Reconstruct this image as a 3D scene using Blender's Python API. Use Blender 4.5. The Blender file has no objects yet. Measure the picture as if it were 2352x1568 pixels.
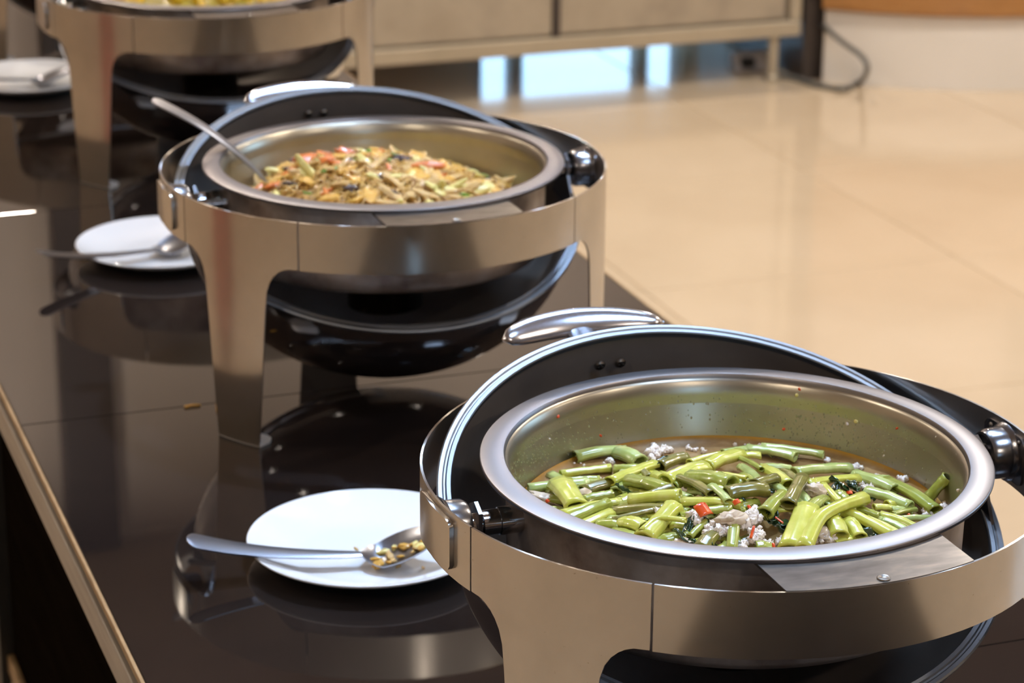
import bpy, bmesh, math, random
from mathutils import Vector, Matrix, noise
R = math.radians
rnd = random.Random(7)
scene = bpy.context.scene
COL = scene.collection

# ------------------------------------------------------------------ camera
W, H = 2352, 1568
F_PX, PITCH, YAW, ROLL = 5786.5, 0.33656, 0.34937, 0.0078
CAM = Vector((-0.737, -1.5816, 0.9451))
FW = Vector((math.sin(YAW)*math.cos(PITCH), math.cos(YAW)*math.cos(PITCH), -math.sin(PITCH)))
RT0 = Vector((math.cos(YAW), -math.sin(YAW), 0)); UP0 = RT0.cross(FW)
RT = RT0*math.cos(ROLL) + UP0*math.sin(ROLL); UP = -RT0*math.sin(ROLL) + UP0*math.cos(ROLL)
cam_data = bpy.data.cameras.new('camera'); cam = bpy.data.objects.new('camera', cam_data); COL.objects.link(cam)
cam.matrix_world = Matrix(((RT.x, UP.x, -FW.x, CAM.x), (RT.y, UP.y, -FW.y, CAM.y), (RT.z, UP.z, -FW.z, CAM.z), (0, 0, 0, 1)))
cam_data.sensor_width = 36; cam_data.lens = F_PX/W*36
cam_data.clip_start = .05; cam_data.clip_end = 100
cam_data.dof.use_dof = True; cam_data.dof.focus_distance = 1.80; cam_data.dof.aperture_fstop = 10; cam_data.dof.aperture_blades = 9
scene.camera = cam

# ------------------------------------------------------------------ world, exposure
scene.view_settings.view_transform = 'Standard'; scene.view_settings.look = 'None'
scene.view_settings.exposure = -0.42; scene.view_settings.gamma = 1.0
scene.view_settings.use_curve_mapping = False
world = bpy.data.worlds.new('daylight'); scene.world = world; world.use_nodes = True
bg = world.node_tree.nodes['Background']; bg.inputs[0].default_value = (.46, .71, 1.0, 1); bg.inputs[1].default_value = 9.0

FLOOR = -.75; CEIL = 2.30
XL, XR, YB, YF = -4.2, 6.2, -5.2, 5.75

def area(name, loc, size, energy, color, rot=(0, 0, 0), shape='DISK', size_y=None, spread=None):
    d = bpy.data.lights.new(name, 'AREA'); d.shape = shape; d.size = size; d.energy = energy; d.color = color
    if size_y: d.size_y = size_y
    if spread: d.spread = spread
    o = bpy.data.objects.new(name, d); o.location = loc; o.rotation_euler = rot; COL.objects.link(o); return o
COOL = (.50, .70, 1.0); WARM = (1.0, .86, .70); NEUT = (1.0, .94, .87)
# ceiling downlights: a cool row over the buffet, warm ones around the room
PANEL = [(.62, .75, 24, .58), (.62, -.95, 30, .58)]
SPOT = (Vector((.42, 1.22, CEIL-.16)), Vector((-.05, .25, .1)), 15)
DOWN = [(.10, 2.9, WARM, 26),
        (-2.2, -1.6, WARM, 30), (-2.2, 1.2, WARM, 30), (-2.4, 3.6, WARM, 28),
        (2.3, -2.2, WARM, 42), (2.3, .6, WARM, 50), (2.4, 3.1, NEUT, 62),
        (.1, -3.4, WARM, 34), (4.4, -.8, WARM, 42), (4.5, 2.2, NEUT, 66),
        (-1.6, 5.0, WARM, 24), (.2, 5.0, WARM, 24), (1.9, 5.0, WARM, 24)]  # wall-washer row, added to brighten the back wall mirrored in the table
for i, (x, y, c, e) in enumerate(DOWN):
    area('downlight_lamp', (x, y, CEIL-.03), .10, e, c)
for (x, y, e, w) in PANEL:
    area('panel_lamp', (x, y, CEIL-.03), w, e, COOL, shape='SQUARE')
SPOTQ = (SPOT[0]-SPOT[1]).to_track_quat('Z', 'Y')
area('spot_lamp', SPOT[0]-SPOTQ @ Vector((0, 0, .062)), .09, SPOT[2], COOL, SPOTQ.to_euler(), spread=R(85))

# ------------------------------------------------------------------ helpers
def at(px, py, z):
    d = FW + RT*((px-W/2)/F_PX) - UP*((py-H/2)/F_PX)
    return CAM + d*((z-CAM.z)/d.z)

def tag(o, label=None, cat=None, group=None, kind=None):
    if label: o['label'] = label
    if cat: o['category'] = cat
    if group: o['group'] = group
    if kind: o['kind'] = kind
    return o

def empty(name, loc=(0, 0, 0), rz=0):
    o = bpy.data.objects.new(name, None); COL.objects.link(o); o.location = loc; o.rotation_euler = (0, 0, rz)
    o.empty_display_size = .02; return o

def link(name, me, mat, parent=None, smooth=True):
    if mat is not None and not me.materials: me.materials.append(mat)
    if smooth:
        for p in me.polygons: p.use_smooth = True
    o = bpy.data.objects.new(name, me); COL.objects.link(o)
    if parent: o.parent = parent
    return o

class MB:
    def __init__(s): s.v = []; s.f = []
    def add(s, v, f):
        n = len(s.v); s.v += [tuple(a) for a in v]; s.f += [tuple(i+n for i in q) for q in f]; return s
    def box(s, a, b, bev=0):
        x0, y0, z0 = a; x1, y1, z1 = b
        if not bev:
            return s.add([(x0,y0,z0),(x1,y0,z0),(x1,y1,z0),(x0,y1,z0),(x0,y0,z1),(x1,y0,z1),(x1,y1,z1),(x0,y1,z1)],
                  [(3,2,1,0),(4,5,6,7),(0,1,5,4),(1,2,6,5),(2,3,7,6),(3,0,4,7)])
        bm = bmesh.new(); bmesh.ops.create_cube(bm, size=1)
        for v in bm.verts: v.co = Vector(((x0+x1)/2+v.co.x*(x1-x0), (y0+y1)/2+v.co.y*(y1-y0), (z0+z1)/2+v.co.z*(z1-z0)))
        bmesh.ops.bevel(bm, geom=bm.edges[:], offset=bev, segments=2, profile=.5, affect='EDGES')
        bm.verts.index_update()
        s.add([v.co for v in bm.verts], [[v.index for v in f.verts] for f in bm.faces]); bm.free(); return s
    def lathe(s, prof, n=96, a0=0, a1=2*math.pi, M=None):
        full = abs(a1-a0-2*math.pi) < 1e-6; m = n if full else n+1; vs = []
        for i in range(m):
            a = a0+(a1-a0)*i/n; c, q = math.cos(a), math.sin(a)
            for r, z in prof:
                p = Vector((r*c, r*q, z)); vs.append(M @ p if M else p)
        k = len(prof); fs = []
        for i in range(n):
            j = (i+1) % m
            for t in range(k-1): fs.append((i*k+t, j*k+t, j*k+t+1, i*k+t+1))
        return s.add(vs, fs)
    def tube(s, path, rad, n=10, cap=True, sx=1.0):
        path = [Vector(p) for p in path]; vs = []; fs = []
        up = Vector((0, 0, 1)); m = len(path)
        for i, p in enumerate(path):
            t = (path[min(i+1, m-1)]-path[max(i-1, 0)]).normalized()
            u = up if abs(t.dot(up)) < .95 else Vector((1, 0, 0))
            b = t.cross(u).normalized(); c = b.cross(t)
            r = rad[i] if isinstance(rad, (list, tuple)) else rad
            for k in range(n):
                a = 2*math.pi*k/n; vs.append(p+b*(r*sx*math.cos(a))+c*(r*math.sin(a)))
        for i in range(m-1):
            for k in range(n):
                l = (k+1) % n; fs.append((i*n+k, i*n+l, (i+1)*n+l, (i+1)*n+k))
        if cap: fs.append(tuple(range(n-1, -1, -1))); fs.append(tuple((m-1)*n+k for k in range(n)))
        return s.add(vs, fs)
    def mesh(s, name):
        me = bpy.data.meshes.new(name); me.from_pydata(s.v, [], s.f); me.update()
        bm = bmesh.new(); bm.from_mesh(me); bmesh.ops.recalc_face_normals(bm, faces=bm.faces[:]); bm.to_mesh(me); bm.free()
        return me
    def build(s, name, mat, parent=None, smooth=True, sharp=None):
        o = link(name, s.mesh(name), mat, parent, smooth)
        if smooth and sharp is not None: o.data.set_sharp_from_angle(angle=R(sharp))
        return o

def copy_tree(o, parent=None):
    c = o.copy(); COL.objects.link(c)
    if parent: c.parent = parent
    for ch in list(o.children): copy_tree(ch, c)
    return c

# ------------------------------------------------------------------ materials
def mat(name, base, rough=.5, metal=0, **kw):
    m = bpy.data.materials.new(name); m.use_nodes = True
    b = m.node_tree.nodes['Principled BSDF']
    b.inputs['Base Color'].default_value = (*base, 1); b.inputs['Roughness'].default_value = rough; b.inputs['Metallic'].default_value = metal
    for k, v in kw.items(): b.inputs[k.replace('_', ' ')].default_value = v
    return m
def N(m, t): return m.node_tree.nodes.new(t)
def L(m, a, b): m.node_tree.links.new(a, b)
def bsdf(m): return m.node_tree.nodes['Principled BSDF']
def coords(m, scale=(1, 1, 1), kind='Object'):
    tc = N(m, 'ShaderNodeTexCoord'); mp = N(m, 'ShaderNodeMapping'); mp.inputs['Scale'].default_value = scale
    L(m, tc.outputs[kind], mp.inputs[0]); return mp.outputs[0]
def noise_ramp(m, vec, scale, stops, detail=4, rough=.55, dist=0):
    n = N(m, 'ShaderNodeTexNoise'); n.inputs['Scale'].default_value = scale; n.inputs['Detail'].default_value = detail
    n.inputs['Roughness'].default_value = rough; n.inputs['Distortion'].default_value = dist; L(m, vec, n.inputs['Vector'])
    r = N(m, 'ShaderNodeValToRGB'); e = r.color_ramp.elements
    while len(e) < len(stops): e.new(.5)
    for q, (p, c) in zip(e, stops): q.position = p; q.color = (*c, 1)
    L(m, n.outputs['Fac'], r.inputs[0]); return r.outputs[0], n.outputs['Fac']
def bump(m, h, strength=.2, dist=.001):
    b = N(m, 'ShaderNodeBump'); b.inputs['Strength'].default_value = strength; b.inputs['Distance'].default_value = dist
    L(m, h, b.inputs['Height']); L(m, b.outputs[0], bsdf(m).inputs['Normal'])
def noisy(name, stops, scale, rough=.5, metal=0, bstr=0, bdist=.001, bscale=None, det=4, sc=(1, 1, 1), **kw):
    m = mat(name, stops[0][1], rough, metal, **kw); v = coords(m, sc)
    c, f = noise_ramp(m, v, scale, stops, det); L(m, c, bsdf(m).inputs['Base Color'])
    if bstr:
        if bscale: _, f = noise_ramp(m, v, bscale, [(0, (0, 0, 0)), (1, (1, 1, 1))])
        bump(m, f, bstr, bdist)
    return m
def brushed(name, base, rough, aniso, dark=.8, specks=True, streak=0):
    m = mat(name, base, rough, 1.0); b = bsdf(m)
    b.inputs['Anisotropic'].default_value = aniso
    tg = N(m, 'ShaderNodeTangent'); tg.direction_type = 'RADIAL'; tg.axis = 'Z'; L(m, tg.outputs[0], b.inputs['Tangent'])
    v = coords(m); c, f = noise_ramp(m, v, 9, [(.3, tuple(x*dark for x in base)), (.65, base)], 6)
    if specks:
        sp, _ = noise_ramp(m, v, 230, [(.735, (1, 1, 1)), (.78, (.45, .33, .25))], 2)
        mx = N(m, 'ShaderNodeMix'); mx.data_type = 'RGBA'; mx.blend_type = 'MULTIPLY'; mx.inputs[0].default_value = .6
        L(m, c, mx.inputs[6]); L(m, sp, mx.inputs[7]); c = mx.outputs[2]
    L(m, c, b.inputs['Base Color'])
    v2 = coords(m, (3, 3, 420)); _, g = noise_ramp(m, v2, 6, [(0, (0, 0, 0)), (1, (1, 1, 1))], 3)
    if streak:
        b2 = N(m, 'ShaderNodeBsdfPrincipled'); b2.inputs['Metallic'].default_value = 1; b2.inputs['Roughness'].default_value = streak; b2.inputs['Anisotropic'].default_value = 1.0
        L(m, tg.outputs[0], b2.inputs['Tangent']); L(m, c, b2.inputs['Base Color'])
        ms = N(m, 'ShaderNodeMixShader'); ms.inputs[0].default_value = .5; L(m, b.outputs[0], ms.inputs[1]); L(m, b2.outputs[0], ms.inputs[2]); L(m, ms.outputs[0], m.node_tree.nodes['Material Output'].inputs[0])
    mr = N(m, 'ShaderNodeMapRange'); mr.inputs[3].default_value = rough*.9; mr.inputs[4].default_value = rough*1.12; L(m, g, mr.inputs[0]); L(m, mr.outputs[0], b.inputs['Roughness'])
    return m

M = {}
M['steel'] = brushed('brushed_steel', (.58, .545, .505), .13, .75, streak=.33)
M['rimsteel'] = brushed('satin_steel', (.29, .275, .285), .36, .25, .92)
M['pansteel'] = noisy('pan_steel', [(.3, (.42, .385, .31)), (.7, (.53, .49, .41))], 14, .32, 1.0)
M['mirror'] = noisy('polished_steel', [(.3, (.42, .42, .44)), (.7, (.50, .50, .52))], 6, .10, 1.0)
M['inner'] = noisy('stained_inner_steel', [(.3, (.17, .145, .13)), (.7, (.26, .225, .20))], 9, .42, .55)
M['lidrim'] = brushed('lid_rim_steel', (.22, .23, .25), .46, .2, .85)
M['stained'] = noisy('heat_stained_steel', [(.35, (.15, .105, .085)), (.55, (.34, .28, .24)), (.7, (.48, .43, .40))], 16, .42, .55, bstr=.1, det=8)
M['chrome'] = noisy('chrome', [(.3, (.62, .62, .64)), (.7, (.70, .70, .72))], 4, .10, 1.0)
M['handle'] = noisy('polished_handle', [(.3, (.50, .50, .54)), (.7, (.58, .58, .62))], 4, .20, 1.0)
M['darkchrome'] = noisy('smoked_chrome', [(.3, (.24, .24, .255)), (.7, (.34, .34, .36))], 8, .22, 1.0)
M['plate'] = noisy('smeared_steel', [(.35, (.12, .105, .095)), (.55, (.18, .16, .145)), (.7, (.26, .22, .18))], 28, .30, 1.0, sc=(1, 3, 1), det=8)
M['dull'] = noisy('dull_steel', [(.3, (.40, .38, .36)), (.7, (.50, .48, .46))], 20, .5, .3)
M['black'] = noisy('black_metal', [(.3, (.008, .008, .008)), (.7, (.02, .018, .016))], 10, .5, .3)
M['screw'] = noisy('screw_steel', [(.3, (.16, .14, .12)), (.7, (.26, .24, .22))], 40, .35, 1.0)
M['soot'] = noisy('sooty_metal', [(.4, (.01, .009, .008)), (.62, (.05, .035, .025)), (.75, (.25, .19, .15))], 22, .55, .6, det=8)
M['glass_top'] = noisy('dark_brown_glass', [(.3, (.012, .0085, .0075)), (.7, (.017, .012, .0105))], 3, .025, 0, IOR=1.52)
M['body'] = noisy('dark_wood_panel', [(.3, (.004, .0028, .002)), (.7, (.007, .005, .0035))], 6, 1.0, sc=(1, 1, 8), Specular_IOR_Level=0.0)
M['trimmetal'] = noisy('worn_aluminium', [(.3, (.22, .19, .16)), (.6, (.31, .275, .235)), (.8, (.21, .18, .155))], 60, .5, .2, sc=(1, .08, 1), det=6)
M['gold'] = noisy('bronze_edge', [(.3, (.24, .15, .07)), (.7, (.36, .24, .12))], 40, .45, .5)
M['tile'] = noisy('cream_tile', [(.3, (.60, .475, .335)), (.5, (.635, .51, .365)), (.7, (.665, .54, .395))], 2.2, .10, 0, IOR=1.5, det=6)
M['grout'] = noisy('grout', [(.3, (.50, .40, .28)), (.7, (.56, .46, .33))], 30, .8)
M['wall'] = noisy('beige_wall', [(.3, (.60, .48, .35)), (.7, (.64, .52, .39))], 2, .6)
M['wallback'] = noisy('tan_wall', [(.3, (.58, .495, .435)), (.7, (.62, .535, .475))], 2, .6)
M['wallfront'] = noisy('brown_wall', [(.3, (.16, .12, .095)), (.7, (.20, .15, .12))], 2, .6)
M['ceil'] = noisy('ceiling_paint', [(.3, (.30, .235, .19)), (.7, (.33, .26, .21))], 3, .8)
M['darkwood'] = noisy('dark_post', [(.3, (.035, .026, .022)), (.7, (.06, .045, .038))], 5, .4, sc=(1, 1, .2))
M['cabsteel'] = noisy('dull_cabinet_steel', [(.3, (.42, .36, .28)), (.5, (.50, .44, .35)), (.72, (.37, .32, .26))], 5, .38, .55, det=8)
M['cabrail'] = noisy('cabinet_frame_steel', [(.3, (.46, .40, .30)), (.7, (.54, .47, .36))], 5, .38, .5)
M['white'] = noisy('white_plinth', [(.3, (.72, .67, .60)), (.7, (.76, .71, .65))], 3, .45)
M['wood'] = noisy('orange_wood', [(.3, (.30, .13, .035)), (.55, (.40, .19, .06)), (.75, (.25, .105, .03))], 7, .35, sc=(1, 1, 12), det=6)
M['plastic'] = noisy('grey_plastic', [(.3, (.10, .10, .095)), (.7, (.14, .14, .13))], 10, .5)
M['socket'] = noisy('offwhite_plastic', [(.3, (.50, .45, .42)), (.7, (.58, .53, .50))], 10, .45)
M['porcelain'] = noisy('porcelain', [(.3, (.80, .81, .83)), (.7, (.83, .84, .86))], 6, .06, 0, Coat_Weight=.4)
M['paving'] = noisy('pale_paving', [(.3, (.75, .77, .80)), (.7, (.82, .84, .87))], 2, .7)
M['water'] = noisy('blue_pool', [(.3, (.20, .36, .62)), (.7, (.26, .43, .70))], 1.5, .2)
def glassmat():
    m = bpy.data.materials.new('window_glass'); m.use_nodes = True; nt = m.node_tree; nt.nodes.clear()
    o = nt.nodes.new('ShaderNodeOutputMaterial'); mx = nt.nodes.new('ShaderNodeMixShader'); t = nt.nodes.new('ShaderNodeBsdfTransparent'); g = nt.nodes.new('ShaderNodeBsdfGlossy'); f = nt.nodes.new('ShaderNodeFresnel')
    g.inputs['Roughness'].default_value = .02; t.inputs[0].default_value = (.93, .96, .97, 1)
    nt.links.new(f.outputs[0], mx.inputs[0]); nt.links.new(t.outputs[0], mx.inputs[1]); nt.links.new(g.outputs[0], mx.inputs[2]); nt.links.new(mx.outputs[0], o.inputs[0]); return m
M['glass'] = glassmat()
def lampmat():
    m = bpy.data.materials.new('lamp_diffuser'); m.use_nodes = True; v = coords(m)
    c, _ = noise_ramp(m, v, 5, [(0, (.9, .85, .75)), (1, (1, .95, .85))]); L(m, c, bsdf(m).inputs['Base Color']); return m
M['lamp'] = lampmat()
def food(name, stops, scale, rough=.25, coat=.6, sss=.12, bstr=.25, bscale=None, sc=(1, 1, 1), bdist=.0006):
    m = noisy(name, stops, scale, rough, 0, bstr, bdist, bscale, 5, sc)
    b = bsdf(m); b.inputs['Coat Weight'].default_value = coat; b.inputs['Coat Roughness'].default_value = .08
    b.inputs['Subsurface Weight'].default_value = sss; b.inputs['Subsurface Radius'].default_value = (.004, .004, .0015); b.inputs['Subsurface Scale'].default_value = 1
    return m
STEM = {
 'l': food('lime_stem', [(.3, (.47, .48, .055)), (.55, (.58, .58, .10)), (.75, (.66, .65, .19))], 60, sc=(1, 1, .25)),
 'p': food('pale_green_stem', [(.3, (.33, .40, .10)), (.55, (.43, .51, .16)), (.75, (.56, .63, .28))], 60, sc=(1, 1, .25)),
 'g': food('green_stem', [(.3, (.25, .285, .032)), (.55, (.335, .37, .058)), (.75, (.43, .46, .11))], 60, sc=(1, 1, .25)),
 'o': food('olive_stem', [(.3, (.14, .13, .024)), (.55, (.21, .19, .034)), (.75, (.30, .265, .058))], 60, sc=(1, 1, .25)),
}
M['pork'] = food('minced_pork', [(.3, (.68, .52, .42)), (.5, (.82, .72, .63)), (.7, (.90, .84, .78))], 120, .4, .3, .1, .18, 260)
M['chicken'] = food('pale_meat', [(.3, (.62, .45, .30)), (.6, (.74, .60, .44)), (.8, (.80, .71, .58))], 70, .35, .5, .1, .4, 200)
M['chili'] = food('red_chili', [(.3, (.55, .03, .005)), (.7, (.82, .12, .012))], 50, .25, .4)
M['leaf'] = food('wilted_leaf', [(.3, (.008, .022, .008)), (.6, (.02, .05, .012)), (.8, (.05, .09, .02))], 90, .18, .8, .02, .5)
M['tanmeat'] = food('fried_strip', [(.3, (.50, .28, .075)), (.55, (.68, .44, .15)), (.75, (.78, .59, .28))], 80, .35, .4, .08, .5, 220)
M['egg'] = food('fried_egg', [(.3, (.62, .29, .03)), (.6, (.74, .42, .06)), (.8, (.82, .58, .15))], 80, .35, .4, .08, .5, 200)
M['cabbage'] = food('pale_cabbage', [(.3, (.62, .50, .12)), (.6, (.74, .64, .24)), (.8, (.82, .77, .5))], 60, .25, .6, .12)
M['carrot'] = food('orange_carrot', [(.3, (.58, .13, .015)), (.7, (.72, .22, .03))], 60, .25, .6, .1)
M['tomato'] = food('tomato', [(.3, (.60, .10, .02)), (.7, (.72, .24, .04))], 60, .2, .8, .1)
M['mushroom'] = food('dark_mushroom', [(.3, (.035, .02, .015)), (.7, (.10, .06, .05))], 60, .22, .6, .02)
M['greens'] = food('green_vegetable', [(.3, (.05, .14, .008)), (.6, (.13, .26, .02)), (.8, (.30, .40, .06))], 60, .25, .6, .05)
M['noodle'] = food('glass_noodle', [(.3, (.46, .24, .05)), (.6, (.64, .39, .10)), (.8, (.75, .53, .19))], 40, .3, .5, .1)
M['curry'] = food('yellow_curry', [(.3, (.62, .38, .012)), (.55, (.82, .56, .025)), (.8, (.88, .68, .12))], 60, .3, .5, .08, .5, 150)
M['curry2'] = food('yellow_green_curry', [(.3, (.33, .27, .02)), (.7, (.50, .42, .05))], 60, .3, .5, .08, .5, 150)
def brothmat():
    m = mat('oily_broth', (.2, .1, .03), .16, 0, Specular_IOR_Level=.35); v = coords(m)
    c, f = noise_ramp(m, v, 45, [(.35, (.21, .115, .038)), (.55, (.28, .165, .065)), (.72, (.38, .25, .12))], 6)
    ln = N(m, 'ShaderNodeVectorMath'); ln.operation = 'LENGTH'; L(m, v, ln.inputs[0])
    r = N(m, 'ShaderNodeValToRGB'); r.color_ramp.elements[0].position = .1590; r.color_ramp.elements[0].color = (0, 0, 0, 1); r.color_ramp.elements[1].position = .1625; r.color_ramp.elements[1].color = (1, 1, 1, 1)
    L(m, ln.outputs['Value'], r.inputs[0])
    mx = N(m, 'ShaderNodeMix'); mx.data_type = 'RGBA'; mx.inputs[7].default_value = (.42, .20, .012, 1); L(m, r.outputs[0], mx.inputs[0]); L(m, c, mx.inputs[6])
    L(m, mx.outputs[2], bsdf(m).inputs['Base Color']); return m
M['broth'] = brothmat()

# ------------------------------------------------------------------ the room
TS = .765; GAP = .0035
fl = MB().box((XL, YB, FLOOR-.1), (XR, YF, FLOOR-.0025)).build('floor', M['grout'], smooth=False); tag(fl, 'cream tiled floor with fine joints', kind='structure')
tm = MB().box((-TS/2+GAP/2, -TS/2+GAP/2, -.012), (TS/2-GAP/2, TS/2-GAP/2, 0), .0015).mesh('floor_tile'); tm.materials.append(M['tile'])
x0 = 1.305-TS*7; y0 = 3.19-TS*11
for i in range(15):
    for j in range(16):
        cx, cy = x0+TS*(i+.5), y0+TS*(j+.5)
        if XL+.3 < cx < XR-.3 and YB+.3 < cy < YF-.3:
            o = bpy.data.objects.new('floor_tile', tm); COL.objects.link(o); o.parent = fl; o.location = (cx, cy, FLOOR)
# walls with window openings
def wall_rects(name, m, rects, axis, p0, p1):
    b = MB()
    for (u0, u1, z0, z1) in rects:
        z0 = z0-.05 if z0 == FLOOR else z0
        b.box((u0, p0, z0), (u1, p1, z1)) if axis == 'y' else b.box((p0, u0, z0), (p1, u1, z1))
    o = b.build(name, m, smooth=False); tag(o, kind='structure'); return o
BW0, BW1, BWT = 1.80, 2.54, .30        # low window strip behind the cabinet
wall_rects('wall_back', M['wallback'], [(XL, BW0, FLOOR, CEIL), (BW1, XR, FLOOR, CEIL), (BW0, BW1, BWT, CEIL), (BW0, BW1, FLOOR-.1, FLOOR+.02)], 'y', YF, YF+.15)
RW = (.15, 1.95, .2, 1.8)           # window in the right wall
wall_rects('wall_right', M['wall'], [(YB, RW[0], FLOOR, CEIL), (RW[1], YF, FLOOR, CEIL), (RW[0], RW[1], FLOOR, RW[2]), (RW[0], RW[1], RW[3], CEIL)], 'x', XR, XR+.15)
NW = (-.55, .15, -.3, 1.75)           # narrow window in the wall behind the camera
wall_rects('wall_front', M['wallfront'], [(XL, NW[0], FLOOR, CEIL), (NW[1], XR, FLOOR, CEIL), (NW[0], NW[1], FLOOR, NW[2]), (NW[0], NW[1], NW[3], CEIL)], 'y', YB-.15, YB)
wall_rects('wall_left', M['wall'], [(YB, YF, FLOOR, CEIL)], 'x', XL-.15, XL)
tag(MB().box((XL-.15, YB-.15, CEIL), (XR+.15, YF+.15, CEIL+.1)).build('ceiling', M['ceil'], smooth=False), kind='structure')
def window(n, axis, u0, u1, z0, z1, p, mull):
    w = empty('window_%d' % n); tag(w, kind='structure')
    t = .035
    def bx(a0, a1, b0, b1, d0, d1, nm, mm):
        (MB().box((a0, p+d0, b0), (a1, p+d1, b1)) if axis == 'y' else MB().box((p+d0, a0, b0), (p+d1, a1, b1))).build(nm, mm, w, smooth=False)
    for (a, b, c, d) in ((u0, u1, z0, z0+t), (u0, u1, z1-t, z1), (u0, u0+t, z0+t, z1-t), (u1-t, u1, z0+t, z1-t)):
        bx(a, b, c, d, .03, .09, 'window_frame', M['darkwood'])
    edges = [u0+t]+[v for m_ in mull for v in (m_-.02, m_+.02)]+[u1-t]
    for m_ in mull: bx(m_-.02, m_+.02, z0+t, z1-t, .03, .09, 'mullion', M['darkwood'])
    for i in range(0, len(edges), 2): bx(edges[i], edges[i+1], z0+t, z1-t, .055, .062, 'pane', M['glass'])
    return w
window(1, 'y', BW0, BW1, FLOOR+.02, BWT, YF, [1.954, 2.386])
window(2, 'x', RW[0], RW[1], RW[2], RW[3], XR, [1.05])
window(3, 'y', NW[0], NW[1], NW[2], NW[3], YB-.12, [])
def portal(loc, rot, sx, sy):
    o = area('daylight_portal', loc, sx, 1, (1, 1, 1), rot, 'RECTANGLE', sy); o.data.cycles.is_portal = True
portal(((BW0+BW1)/2, YF+.14, (FLOOR+BWT)/2), (R(-90), 0, 0), BW1-BW0, BWT-FLOOR)
portal((XR+.14, (RW[0]+RW[1])/2, (RW[2]+RW[3])/2), (R(90), 0, R(90)), RW[1]-RW[0], RW[3]-RW[2])
portal(((NW[0]+NW[1])/2, YB-.14, (NW[2]+NW[3])/2), (R(90), 0, 0), NW[1]-NW[0], NW[3]-NW[2])
# terrace outside the low window
tag(MB().box((-3, YF+.15, FLOOR-.15), (8, YF+9, FLOOR-.05)).build('terrace', M['paving'], smooth=False), kind='structure')
# dark posts on the back wall (they show mirrored in the table top)
for i, (x, w) in enumerate([(.52, .16), (-1.05, .10), (3.9, .2)]):
    tag(MB().box((x-w/2, YF-.08, FLOOR), (x+w/2, YF-.001, CEIL-.002), .004).build('trim_%d' % (i+1), M['darkwood'], smooth=False), kind='structure')
# ceiling downlight fittings, the added back-wall row among them
for i, (x, y, c, e) in enumerate(DOWN):
    f = empty('ceiling_downlight', (x, y, CEIL)); tag(f, 'round recessed downlight in the ceiling', 'ceiling light', 'recessed ceiling downlights')
    MB().lathe([(.075, -.004), (.098, -.004), (.10, -.0005), (.10, 0), (.075, 0), (.075, -.004)], 32).build('trim_ring', M['cabrail'], f)
    MB().lathe([(0, -.002), (.075, -.002)], 32).build('diffuser', M['lamp'], f)

for (x, y, e, w) in PANEL:
    f = empty('ceiling_panel_light', (x, y, CEIL)); tag(f, 'square cool white light panel in the ceiling above the buffet table', 'ceiling light', 'square ceiling light panels'); f.scale = (w/.58, w/.58, 1)
    MB().box((-.32, -.32, -.012), (.32, .32, -.0002), .003).build('frame', M['cabrail'], f, smooth=False)
    MB().box((-.295, -.295, -.016), (.295, .295, -.0125)).build('diffuser', M['lamp'], f, smooth=False)
sp = empty('ceiling_spotlight', SPOT[0]); tag(sp, 'cool white spotlight on the ceiling aimed at the dish of green stems', 'ceiling light')
QM = SPOTQ.to_matrix().to_4x4()
MB().lathe([(0, .08), (.045, .08), (.052, .07), (.052, -.058), (.049, -.058), (.049, .06), (0, .06)], 32, M=QM).build('lamp_can', M['black'], sp, sharp=35)
MB().lathe([(0, -.05), (.0485, -.05)], 24, M=QM).build('lens', M['lamp'], sp)
MB().tube([(0, 0, .05), (0, 0, .1595)], .008, 10).build('bracket', M['black'], sp)
# ------------------------------------------------------------------ buffet table
TX = .3865; TY0, TY1 = -.682-.777, .095+.777*5
table = empty('buffet_table', (0, 1.2, FLOOR)); tag(table, 'long buffet table with dark brown glass top panels and metal edge', 'table')
def tp(b, name, m, smooth=False):
    o = b.build(name, m, table, smooth); o.location = (0, -1.2, -FLOOR); return o
y = TY0
while y < TY1-.1:
    tp(MB().box((-TX+.004, y+.0006, -.008), (TX-.004, y+.777-.0006, 0), .0006), 'top_panel', M['glass_top']); y += .777
tp(MB().box((-TX+.006, TY0, -.022), (TX-.006, TY1, -.0085)), 'top_board', M['black'])
for s in (-1, 1):
    a, b = sorted((s*(TX-.0035), s*TX)); tp(MB().box((a, TY0, -.007), (b, TY1, -.0003), .0005), 'edge_strip', M['gold'])
    a, b = sorted((s*(TX-.003), s*(TX+.004))); tp(MB().box((a, TY0, -.042), (b, TY1, -.0105), .0012), 'edge_trim', M['trimmetal'])
    a, b = sorted((s*.335, s*.345)); tp(MB().box((a, TY0+.04, -.70), (b, TY1-.04, -.022)), 'side_panel', M['body'])
    a, b = sorted((s*.345, s*.354)); tp(MB().box((a, TY0+.04, -.495), (b, TY1-.04, -.470), .002), 'side_rail', M['gold'])
    a, b = sorted((s*.345, s*.352)); tp(MB().box((a, TY0+.04, -.535), (b, TY1-.04, -.508), .002), 'lower_rail', M['trimmetal'])
    for yy in (-1.0, .35, 1.36, 2.4, 3.4):
        a, b = sorted((s*.345, s*.362)); tp(MB().box((a, yy-.055, -.75), (b, yy+.055, -.036)), 'leg', M['black'])
tp(MB().box((-.335, TY0+.04, -.73), (.335, TY0+.05, -.022)), 'end_panel', M['body'])
tp(MB().box((-.335, TY1-.05, -.73), (.335, TY1-.04, -.022)), 'end_panel', M['body'])

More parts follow.
